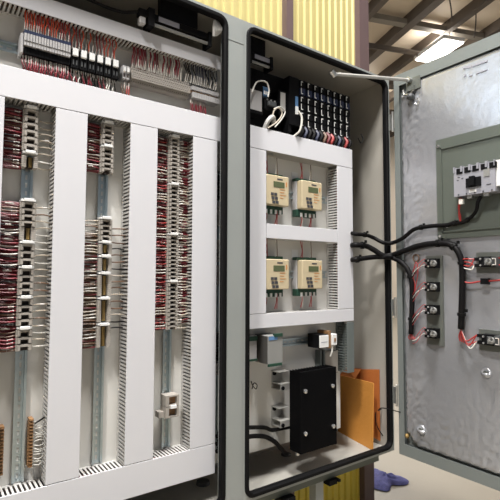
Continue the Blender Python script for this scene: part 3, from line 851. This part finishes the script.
# --------------------------------------------------------- right bay: meters
def meter(x, z, lab):
    t = thing('energy_meter', lab, 'meter', (x,.118,z)); w = .124; h = .126
    tag(t, None, None, 'cream fronted meters on green bases')
    def B(m, n, mt, l=None):
        o = m.build(n, mt, t)
        if l: o['label'] = l
    B(M().cbox(-w/2+.002, w/2-.002, -.022, .013, -h/2-.028, h/2+.012, .002), 'base', 'terminal_grey')
    for a, b in ((-h/2-.032, -h/2-.001), (h/2+.001, h/2+.014)): B(M().cbox(-w/2, w/2-.006, -.028, .004, a, b, .002), 'terminal_strip', 'meter_green')
    B(M().cbox(-w/2+.004, w/2+.004, -.056, -.026, -h/2, h/2, .003), 'cover', 'meter_face')
    B(M().box(-.020, .040, -.0572, -.056, h/2-.05, h/2-.026), 'screen', 'meter_screen')
    m = M()
    for i in range(3):
        for j in range(2):
            a = -.034+j*.018+i*.004; b = -.012-i*.017; m.box(a, a+.014, -.0585, -.056, b-.011, b)
    B(m, 'button', 'ink_dark')
    m = M()
    for a, b, l in ((-.0,h/2-.018,.03),): m.box(a, a+l, -.0568, -.056, b, b+.006)
    B(m, 'printed_title', 'ink_dark')
    m = M()
    for i, (l) in enumerate((.03,.024,.034,.02)): m.box(.014, .014+l, -.0568, -.056, .004-i*.012, .0065-i*.012)
    m.box(.048, .054, -.0568, -.056, .02, .04)
    B(m, 'printed_text', 'ink_orange')
    m = M()
    for s in (-.038, -.012, .014, .038): m.box(s-.005, s+.005, -.032, -.028, -h/2-.034, -h/2-.016)
    B(m, 'lower_terminal', 'white_plastic')
    for zz, up in ((h/2+.012, 1), (-h/2-.020, -1)):
        for i, (dx, kd) in enumerate(((-.040,'red'),(-.030,'red' if up > 0 else 'white'),(.012,'white' if up > 0 else 'red'),(.024,'brown' if up > 0 else 'red'))):
            L = (.06 if up > 0 else .05)
            y = .090
            o = M().tube(curve([(x+dx, y, z+zz), (x+dx+.004*(-1)**i, y-.004, z+zz+up*L*.5), (x+dx-.003, y, z+zz+up*(L+.012))], 4), .0017, 5).build('thin_wire', kd+'_wire')
            tag(o, '%s wire %s the %s' % (kd, 'above' if up > 0 else 'below', lab.replace('cream fronted meter on a green base, ', 'meter, ')), 'wire', '%s wires %s the %s' % (kd, 'above' if up > 0 else 'below', lab.split(', ')[1]))
MZ = (onY(308, 195, .065).z, onY(308, 274.5, .065).z)
for r in (0, 1):
    for c, px in enumerate((276, 308.5)):
        p = onY(px, 200, .065)
        meter(p.x+.004+.012*c, MZ[r], 'cream fronted meter on a green base, %s %s of the four' % (('upper','lower')[r], ('left','right')[c]))
for r, z in enumerate((MZ[0]+.10, MZ[1]+.10)):
    p = onY(294.5, 200, .13)
    tag(M().box(p.x-.016, p.x+.02, YP-.0015, YP-.0004, z-.03, z+.012).build('small_label', 'white_plastic'), 'small white label on the panel between the %s meters' % ('upper','lower')[r], 'label')
# rails behind the meters
for r in (0, 1): rail('galvanized rail hidden behind the %s pair of meters' % ('upper','lower')[r], 'x', 1.145, 1.55, MZ[r])

# ----------------------------------------- right bay: controller rack at top
PW = onY(300, 100, .065).x; PE = onY(351, 100, .065).x
rk = []
zT, zB = 2.250, 2.035
t0 = None
n = 8
for i in range(n):
    w = (PE-PW)/n; x = PW+w*(i+.5)
    if i == 0:
        t = thing('controller_module', 'black controller module with pale terminal marks, in the rack of eight', 'controller module', (x,0,zB), 'eight black controller modules')
        M().box(-w/2+.0008, w/2-.0008, .075, .128, 0, zT-zB).build('housing', 'black_plastic', t)
        hz = (zT-zB)/6
        for j in range(6):
            tb = M().box(-w/2+.006, w/2-.008, .066, .075, hz*j+.003, hz*(j+1)-.003).build('terminal_plug', 'black_plastic' if j != 4 else 'navy_plastic', t)
            m = M(); z = hz*j
            if j % 2 == 0: m.box(-w/2+.007, -w/2+.010, .0645, .066, z+.005, z+.032); m.box(-w/2+.007, -w/2+.018, .0645, .066, z+.005, z+.009)
            else: m.box(-w/2+.007, -w/2+.010, .0645, .066, z+.006, z+.026); m.box(-w/2+.007, -w/2+.018, .0645, .066, z+.023, z+.027)
            m.build('terminal_mark', 'white_plastic', tb)
        t0 = t
    else: o = copy_tree(t0); o.location = (x,0,zB)
o = M().box(1.02, PE+.01, .1285, .1315, 2.002, 2.262).build('rack_shade_sheet', 'black_plastic'); tag(o, 'black sheet added for shade behind the controller rack and the devices beside it', 'plate')  # black sheet stands in for the deep shade around the rack
t = thing('rack_head_module', 'black head module with a bright blue white port, left end of the rack', 'controller module', (PW-.03,0,zB))
M().box(-.028, .028, .070, .128, 0, zT-zB).build('housing', 'black_plastic', t)
M().box(.006, .020, .066, .070, .085, .13).build('port', 'blue_plastic', t)
M().box(.006, .020, .064, .070, .05, .085).build('plug', 'white_plastic', t)
o = M().tube(curve([(PW-.018,.055,zB+.06), (PW-.008,.045,zB+.03), (PW-.020,.045,zB-.03), (PW-.045,.07,1.975)], 5), .0045, 7).build('patch_cable', 'white_wire')
tag(o, 'pale cable dropping from the rack head module into the duct', 'cable')
kinds = ('black','navy','black','black','navy','black','brown','maroon','red','black','navy','black','red','black')
for i, kd in enumerate(kinds):
    for j in range(1):
        x = PW+(PE-PW)*(i+.5*j+.3)/len(kinds)
        o = M().tube(curve([(x,.074,zB+.004), (x+.004,.060,zB-.02), (x-.006,.066,1.978+.012), (x-.012,.085,1.974)], 4), .0075, 6).build('harness_wire', kd+'_wire')
        cn = {'navy':'dark blue','maroon':'dark red'}.get(kd, kd)
        tag(o, cn+' wire fanning down from the controller rack into the duct', 'wire', cn+' wires under the controller rack')

# left devices at the top of the right bay
a = onY(251, 88, .07); b = onY(263, 115, .07)
t = thing('display_module', 'black framed grey module at the top left of the right bay', 'module', (a.x,.07,b.z))
W = b.x-a.x; H = a.z-b.z
M().box(-.03, W, 0, .055, 0, H+.02).build('housing', 'black_plastic', t)
M().box(-.02, W-.008, -.002, 0, .012, H-.004).build('face', 'terminal_grey', t)
a = onY(263, 86, .07); b = onY(269, 97, .07)
t = thing('blue_connector', 'blue connector beside the grey module in the right bay', 'connector', (a.x,.07,b.z))
M().cbox(0, b.x-a.x, 0, .05, 0, a.z-b.z, .002).build('body', 'blue_plastic', t)
m = M()
for i in range(3): m.box(.004+i*.009, .009+i*.009, -.003, 0, .006, .02)
m.build('opening', 'white_plastic', t)
a = onY(265, 97, .07); b = onY(277, 112, .07)
t = thing('contactor', 'black contactor right of the blue connector', 'contactor', (a.x,.07,b.z))
M().cbox(0, b.x-a.x, 0, .055, 0, a.z-b.z, .002).build('body', 'black_plastic', t)
M().cbox(.012, b.x-a.x-.012, -.012, 0, .015, a.z-b.z-.015, .002).build('front', 'dark_grey_plastic', t)
m = M()
for i in range(3): m.cyl((.012+i*.02, -.002, a.z-b.z-.008), (.012+i*.02, 0, a.z-b.z-.008), .004, 8)
m.build('terminal_screw', 'zinc', t)
a = onY(281, 92, .08); b = onY(286.5, 112, .08)
t = thing('slim_module', 'slim module with a pale grey front right of the contactor', 'module', (a.x,.08,b.z))
M().box(-.01, b.x-a.x+.02, .004, .045, -.02, a.z-b.z+.01).build('body', 'black_plastic', t)
M().box(0, b.x-a.x-.006, 0, .004, 0, a.z-b.z).build('front', 'duct_finger', t)
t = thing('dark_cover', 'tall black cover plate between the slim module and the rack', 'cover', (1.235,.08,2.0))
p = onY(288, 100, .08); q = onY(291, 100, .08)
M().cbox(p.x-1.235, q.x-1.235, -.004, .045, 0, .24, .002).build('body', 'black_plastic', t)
for i, pts in enumerate((((252,92),(257,82),(266,82),(269,90),(268,97)), ((268,128),(277,122),(282,114),(279,108),(274,111),(272,120)), ((275,127),(281,120),(285,112),(280,107),(274,109)))):
    o = M().tube(curve([onY(x, y, .055) for x, y in pts], 6), .0032, 6).build('loose_cable', ('white_wire','beige_wire','white_wire')[i])
    tag(o, ('white cable looping over the grey module', 'beige looped cable below the contactor', 'white looped cable right of the contactor')[i], 'cable')
m = M(); a = onY(266, 118, .07)
m.tube(curve([onY(264,130,.075), onY(268,121,.06), onY(273,117,.06), onY(274,124,.07)], 4), [.010]*13, 8)
tag(m.build('cable_boot', 'duct_finger'), 'pale cable boot poking above the duct under the contactor', 'cable boot')
o = M().tube(curve([onY(358,138,.07), onY(361,143,.06), onY(363,139,.06), onY(361,134,.07)], 5), .003, 6).build('dark_loop', 'black_wire')
tag(o, 'thin dark wire loop right of the controller rack', 'wire')

# -------------------------------------------------- right bay: lower devices
zr = onY(300, 341, .12).z
rail('slotted galvanized rail carrying the power supply and the black relay below the meters', 'x', 1.11, 1.585, zr)
a = onY(257, 333, .05); 
t = thing('power_supply', 'grey power supply with green terminals, below the lower left meter', 'power supply', (0,0,zr))
p0, p1 = onY(268, 350, .03).x, onY(283, 350, .03).x
zt, zb = onY(268, 336, .03).z-zr, onY(268, 365, .03).z-zr
def PS(m, n, mt, l=None):
    o = m.build(n, mt, t)
    if l: o['label'] = l
PS(M().cbox(p0, p1, .03, .117, zb, zt, .002), 'case', 'case_grey')
PS(M().box(p0-.0015, p0, .032, .117, zb+.004, zt-.002), 'shaded_side', 'side_shade')  # thin dark sheet: shade on the left face put into its colour
PS(M().box(p0+.03, p1-.004, .026, .036, zt-.006, zt+.006), 'terminal_plug', 'meter_green'); PS(M().box(p0+.002, p1-.008, .026, .036, zb-.008, zb+.003), 'terminal_plug', 'meter_green')
PS(M().box(p0+.004, p1-.03, .0285, .03, zt-.018, zt-.004), 'blue_marking', 'blue_plastic')
p0, p1 = onY(249, 350, .09).x, onY(255.5, 350, .09).x
t = thing('terminal_module', 'pale green and white module left of the power supply', 'module', (p0,.08,zr))
M().cbox(-.02, p1-p0, 0, .037, zb+.01, zt, .002).build('body', 'terminal_grey', t)
M().box(-.02, p1-p0, -.003, 0, zt-.022, zt-.004).build('terminal_plug', 'meter_green', t); M().box(-.02, p1-p0, -.003, 0, zb+.012, zb+.02).build('terminal_plug', 'meter_green', t)
# relay with white front
a, b = onY(320, 336, .04), onY(329, 347, .04)
t = thing('relay', 'black relay with a white front on the rail below the lower right meter', 'relay', (a.x,.04,b.z))
M().cbox(0, b.x-a.x, .006, .077, -.004, a.z-b.z+.004, .002).build('body', 'black_plastic', t)
M().cbox(.001, b.x-a.x-.001, 0, .006, 0, a.z-b.z, .001).build('front', 'white_plastic', t)
M().box(.008, b.x-a.x-.01, -.0006, 0, .022, .025).build('printed_line', 'ink_faint', t)
x = b.x+.003
t = thing('end_clamp', 'brown and cream end clamp right of the black relay', 'clamp', (x,.05,b.z+.004))
M().box(0, .02, 0, .067, -.012, .065).build('brown_side', 'terminal_brown', t)
M().cbox(.021, .052, -.008, .03, .0, .05, .002).build('front', 'white_plastic', t)
M().box(.032, .042, -.010, -.008, .016, .032).build('recess', 'terminal_brown', t)
M().tube([(.03,.0,0),(.026,.0,-.03),(.022,.006,-.05)], .004, 6).build('lead', 'white_wire', t)
a = onY(317, 350, .12); b = onY(323, 366, .12)
tag(M().box(a.x, a.x+.01, .1, .131, b.z-.02, a.z).box(a.x+.022, a.x+.034, .1, .131, b.z-.02, a.z).build('small_bracket', 'duct_grey'), 'small dark upright bracket under the black relay', 'bracket')
a = onY(323, 352, .11); b = onY(340, 372, .11)
tag(M().cbox(a.x, b.x-.02, .10, .131, b.z, a.z+.0, .004).build('beige_block', 'terminal_beige'), 'plain beige block between relay and envelope', 'block')

# heat sink on its two channels
HY = .0
a, b = onY(300.5, 372.5, HY), onY(337, 441, HY)
hx0, hx1, hz1, hz0 = a.x, b.x, a.z+.0, b.z-.012
t = thing('heat_sink', 'tall black heat sink with four bright screws, lower middle of the right bay', 'heat sink', (hx0,HY,hz0))
W, H = hx1-hx0, hz1-hz0
M().cbox(0, W, 0, .008, 0, H, .0015).build('front_plate', 'heat_sink_black', t)
m = M(); n = 14
for i in range(n): x = W*i/(n-1); m.box(max(0,x-.0015), min(W,x+.0015), .008, .068, .001, H-.001)
m.build('fin', 'heat_sink_black', t)
m = M()
for x, z in ((.12,.76),(.88,.76),(.12,.24),(.89,.24)): m.tube([(W*x,0,H*z),(W*x,-.006,H*z),(W*x,-.008,H*z)], [.0095,.0085,.004], 12)
m.build('screw', 'steel_bright', t, smooth=False)
m = M()
for x in (.02, .9): m.cyl((W*x+.005,.03,0),(W*x+.005,.03,-.012),.009,6)
m.build('foot_nut', 'zinc', t)
for i, (p0, p1) in enumerate(((372, 390), (408, 427))):
    z1, z0 = onY(282, p0, .08).z, onY(282, p1, .08).z
    x0 = onY(276, 380, .1).x
    t = thing('support_channel', '%s bare aluminium channel behind the black heat sink' % ('upper','lower')[i], 'channel', (x0,.05,z0))
    hx1 = hx0+.03
    L = hx1-x0-.02; H = z1-z0; m = M()
    m.box(0, L, .021, .0235, 0, H*.35); m.box(0, L, .0235, .081, H*.33, H*.36); m.box(0, L, .0235, .081, 0, .003); m.box(0, L, .0785, .081, 0, H); m.box(0, L, .03, .081, H-.003, H)
    m.build('profile', 'aluminium', t)
    m = M(); m.cyl((.012,.072,H-.012),(.012,.079,H-.012),.009,10); m.cyl((.012,.016,.01),(.012,.021,.01),.008,10); m.build('bolt', 'black_plastic', t)

# envelope leaning on the right wall
e0, e1 = Vector((1.836, .325, Z0+T+.001)), Vector((1.772, .045, Z0+T+.001))
def envelope():
    Lz = onX(370,383,1.772).z-e1.z; Lb = (CAM+ray(341,376)*((e0-CAM).dot(_F)/ray(341,376).dot(_F))).z-e0.z
    t = thing('envelope', 'large orange brown paper envelope standing against the right enclosure wall', 'envelope', e1)
    n = (e1-e0).cross(Vector((0,0,1))).normalized()
    if n.x > 0: n = -n
    ax = (e0-e1); Lh = Lz; lean = Vector((.012,0,0))
    z = Vector((0,0,Lh)); o = Vector((0,0,0)); dz = Vector((0,0,Lb-Lz)); print('ENV', Lz, Lb)
    M().poly([o, ax, ax+z+lean+dz, z+lean], n*-.006).build('front', 'kraft_paper', t)
    q = [onX(a, b, 1.858)-e1 for a, b in ((380,441),(350,424),(346,369),(379,369.5))]
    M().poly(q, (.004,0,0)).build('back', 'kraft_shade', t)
    fl = ax+z+lean+dz; w = q[2]
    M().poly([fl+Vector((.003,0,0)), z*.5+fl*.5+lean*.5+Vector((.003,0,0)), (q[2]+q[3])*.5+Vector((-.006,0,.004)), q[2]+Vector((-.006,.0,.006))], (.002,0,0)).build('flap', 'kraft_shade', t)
    M().poly([ax*1.0+n*.004+Vector((0,0,.003)), ax*1.06+n*.004+Vector((0,0,.003)), ax*1.05+z*.9+n*.004, ax*1.0+z*.93+n*.004], n*-.002).build('paper_sheet', 'white_paper', t)
envelope()

# cables in the lower right bay
g = onZ(286, 455, Z0+T)
o = M().tube(curve([onY(246,437,.10), onY(256,436,.10), onY(266,437,.10), onY(275,442,.10), onY(281,448.5,.12), onY(285,453,.19), Vector((g.x,g.y,Z0+.012))], 6), .0095, 8).build('black_cable', 'black_wire')
tag(o, 'black cable curving down into the floor gland below the right panel', 'cable')
o = M().tube(curve([onY(246,427.5,.10), onY(264,427.5,.10), onY(272,430,.10), onY(284,428,.10), onY(293,426,.105)], 6), .0085, 8).build('black_cable', 'black_wire')
tag(o, 'black cable running straight behind the heat sink, low in the right bay', 'cable')
m = M(); m.tube([(g.x,g.y,Z0+T),(g.x,g.y,Z0+T+.007),(g.x,g.y,Z0+T+.010)], [.024,.023,.014], 16)
tag(m.build('floor_gland', 'dark_grey_plastic'), 'dark round gland in the floor of the right bay', 'cable gland')
o = M().tube(curve([onY(251,381,.12), onY(253,386,.11), onY(256,389,.11), onY(257,385,.12), onY(254,383,.118), onY(252,389,.11)], 5), .002, 5).build('wire_curl', 'black_wire')
tag(o, 'small curl of thin wire on the panel left of the support channels', 'wire')
o = M().tube(curve([Vector((1.862,.06,onX(376,408,1.86).z)), Vector((1.80,.03,onX(376,408,1.86).z+.012)), onY(383,408,-.01), Vector((DX-.003,-.045,onX(397,411,DX).z))], 6), .0024, 6).build('bonding_wire', 'black_wire')
tag(o, 'thin dark bonding wire looping from the enclosure wall to the door beside the envelope', 'wire')
o = M().tube(curve([onX(376,410,1.862), onX(375.5,420,1.85), onX(378,428,1.85), onX(383,436,1.858)], 6), .0026, 6).build('hanging_wire', 'black_wire')
tag(o, 'thin dark wire hanging down the right wall beside the envelope', 'wire')

# ------------------------------------------------- black looms to the door
def loom(pts, r, lab, ties, name='cable_loom'):
    c = curve(pts, 8); t = thing(name, lab, 'cable loom', c[0])
    m = M().tube(c, r, 10); o = m.build('sheath', 'black_wire', t, smooth=True); o.matrix_parent_inverse = Matrix.Translation(-c[0])
    for f in ties:
        i = int(f*(len(c)-2)); d = (c[i+1]-c[i]).normalized()
        q = M().tube([c[i]-d*.006, c[i]+d*.006], r*1.35, 10).box(c[i].x-.004, c[i].x+.004, c[i].y-r*2, c[i].y-r*1.2, c[i].z+r*.8, c[i].z+r*1.8).build('cable_tie', 'tie_black', t)
        q.matrix_parent_inverse = Matrix.Translation(-c[0])
    return t
K = DX-.022
def ay(x, y, Y=.03): return onY(x, y, Y)
def ax_(x, y, X=K): return onX(x, y, X)
loom([(1.6685,.085,ay(352,233,.09).z), ay(356,234), ay(366,235), ay(374,238,.02), ay(384,243,-.02), ax_(392,243), ax_(403,238), ax_(415,229), ax_(432,226), ax_(447,225), ax_(456,222)], .0095, 'uppermost black cable loom crossing from the duct to the door', (.2,.75))
loom([(1.6685,.085,ay(352,246,.09).z), ay(356,245), ay(366,246), ay(374,250,.01), ay(384,256,-.02), ax_(392,255), ax_(404,251), ax_(418,246), ax_(434,243.5), ax_(448,244), ax_(456,249), ax_(461,259), ax_(462.5,272), ax_(462,300), ax_(461,329)], .0130, 'thick black cable loom arching over and down the middle of the door', (.12,.6,.7,.82,.98))
loom([(1.6685,.085,ay(352,260,.09).z), ay(356,259.5), ay(366,258), ay(376,257,.01), ay(385,257,-.025), ax_(393,258), ax_(402,263), ax_(409,272), ax_(412,285), ax_(412,305), ax_(411,334)], .0120, 'black cable loom turning down beside the four small contact blocks', (.12,.75,.97))
bz = onX(475, 212, DX-.03)
loom([ax_(450,224.5), ax_(462,222.5), ax_(470,218), ax_(476,211, DX-.04), ax_(478,202, DX-.05), Vector((BX+.025, onX(478,200,BX).y, bz0-.008))], .0075, 'black cable rising to the underside of the circuit breaker', (.1,.35))

def rw(pts, mt, lab, r=.0022, grp=None, name='wire'):
    tag(M().tube(curve(pts, 5), r, 5).build(name, mt), lab, 'wire', grp)
for i in range(3):
    rw([ax_(461,224), ax_(460.5-i*.8,216,DX-.03), ax_(458.5+i*.5,208,DX-.04), Vector((BX+.02, onX(457,199,BX).y-.005*i, bz0-.004))], 'red_wire', 'red wire from the black loom to the lower left lug of the breaker', .0026, 'red wires below the circuit breaker')
tag(M().box(BX+.005, BX+.02, onX(459,204,BX).y-.012, onX(459,204,BX).y+.004, bz0-.032, bz0-.012).build('wire_tag', 'white_paper'), 'small white tag on the red wires below the breaker', 'tag')
# wires from the left loom to the four contact blocks
for i in range(4):
    c = CB[i]; py = (263.5,287,310,333.5)[i]
    for j in range(3):
        s = ax_(412+.3*j, py+(9 if i < 3 else 4)+3*j, K-.006)
        rw([s, ax_(415+j, py+4+2*j, K-.012), Vector((DX-.024, c.y+.050, c.z+(.013,-.013,.0)[j]+.006)), Vector((DX-.024, c.y+.030, c.z+(.013,-.013,-.013)[j]))], ('red_wire','white_wire','red_wire')[j],
           '%s wire from the loom to the %s small contact block' % (('red','white','red')[j], names[i].split(' from')[0]), .0015, 'wires to the %s small contact block' % names[i])
rw([ax_(413,300), ax_(415,285), ax_(413,275), ax_(416,262), ax_(418,272), ax_(415,290)], 'red_wire', 'loose red wire looping up beside the topmost small contact block', .0022)
o = M().tube([ax_(416+3*math.cos(a), 258+3.5*math.sin(a), DX-.004) for a in [2*math.pi*k/12 for k in range(13)]], .0035, 6).build('grommet', 'brown_wire'); tag(o, 'round brown grommet ring above the four small contact blocks', 'grommet')
for i, (cx, cy, sy) in enumerate(((463,262,259),(461,340,330))):
    c = CB[4+i]
    for j in range(4):
        s = ax_(cx, sy+3*j if i == 0 else 330, K-.004)
        mid = ax_(cx+5+j*1.2, (259+3.5*j) if i == 0 else (341+2.4*j), K-.01)
        rw([s, mid, Vector((DX-.024, c.y+.052, c.z+(-.013 if j % 2 else .013))), Vector((DX-.024, c.y+.036, c.z+(-.013 if j % 2 else .013)))], 'red_wire' if j < 3 else 'white_wire',
           '%s wire to the %s contact block at the right' % ('red' if j < 3 else 'white', ('upper','lower')[i]), .0028, 'wires to the %s right contact block' % ('upper','lower')[i])
for j in range(4):
    rw([ax_(461,329), ax_(459+1.6*j,336), ax_(460+2*j,341+j)], 'red_wire', 'red wire end splaying out of the bottom of the middle loom', .0026, 'red wire ends at the bottom of the middle loom')
    rw([ax_(411,333), ax_(408.5+1.6*j,337), ax_(410+2*j,339.5)], 'red_wire', 'red wire end splaying out of the bottom of the left loom', .0022, 'red wire ends at the bottom of the left loom')
rw([ax_(462,281), ax_(470,283), ax_(480,281.5), ax_(490,281), ax_(503,280), ax_(520,279)], 'red_wire', 'red wire running across the door to the right with a black tie', .0036)
p = ax_(485, 281.3); tag(M().box(p.x-.010, p.x+.008, p.y-.016, p.y+.014, p.z-.012, p.z+.012).build('cable_mount', 'black_plastic'), 'small black cable mount on the red wire at the right of the door', 'cable mount')
p = CB[4]
for j in range(2):
    rw([Vector((DX-.024,p.y-.045,p.z+.013-.026*j)), Vector((DX-.024,p.y-.07,p.z+.016-.026*j)), Vector((DX-.016,p.y-.12,p.z-.0))], 'red_wire', 'red wire leaving the upper right contact block towards the door edge', .0026, 'red wires right of the upper right contact block')

# ------------------------------------------------------------------- light
w = bpy.data.worlds.new('World'); SC.world = w; w.use_nodes = True
bg = w.node_tree.nodes['Background']; bg.inputs[0].default_value = (.80,.88,1.0,1); bg.inputs[1].default_value = .19
SC.view_settings.view_transform = 'Standard'; SC.view_settings.look = 'None'
SC.view_settings.exposure = .05; SC.view_settings.gamma = 1; SC.view_settings.use_curve_mapping = False
print('WIRES', WIRE_TOT[0], 'OBJECTS', len(bpy.data.objects))
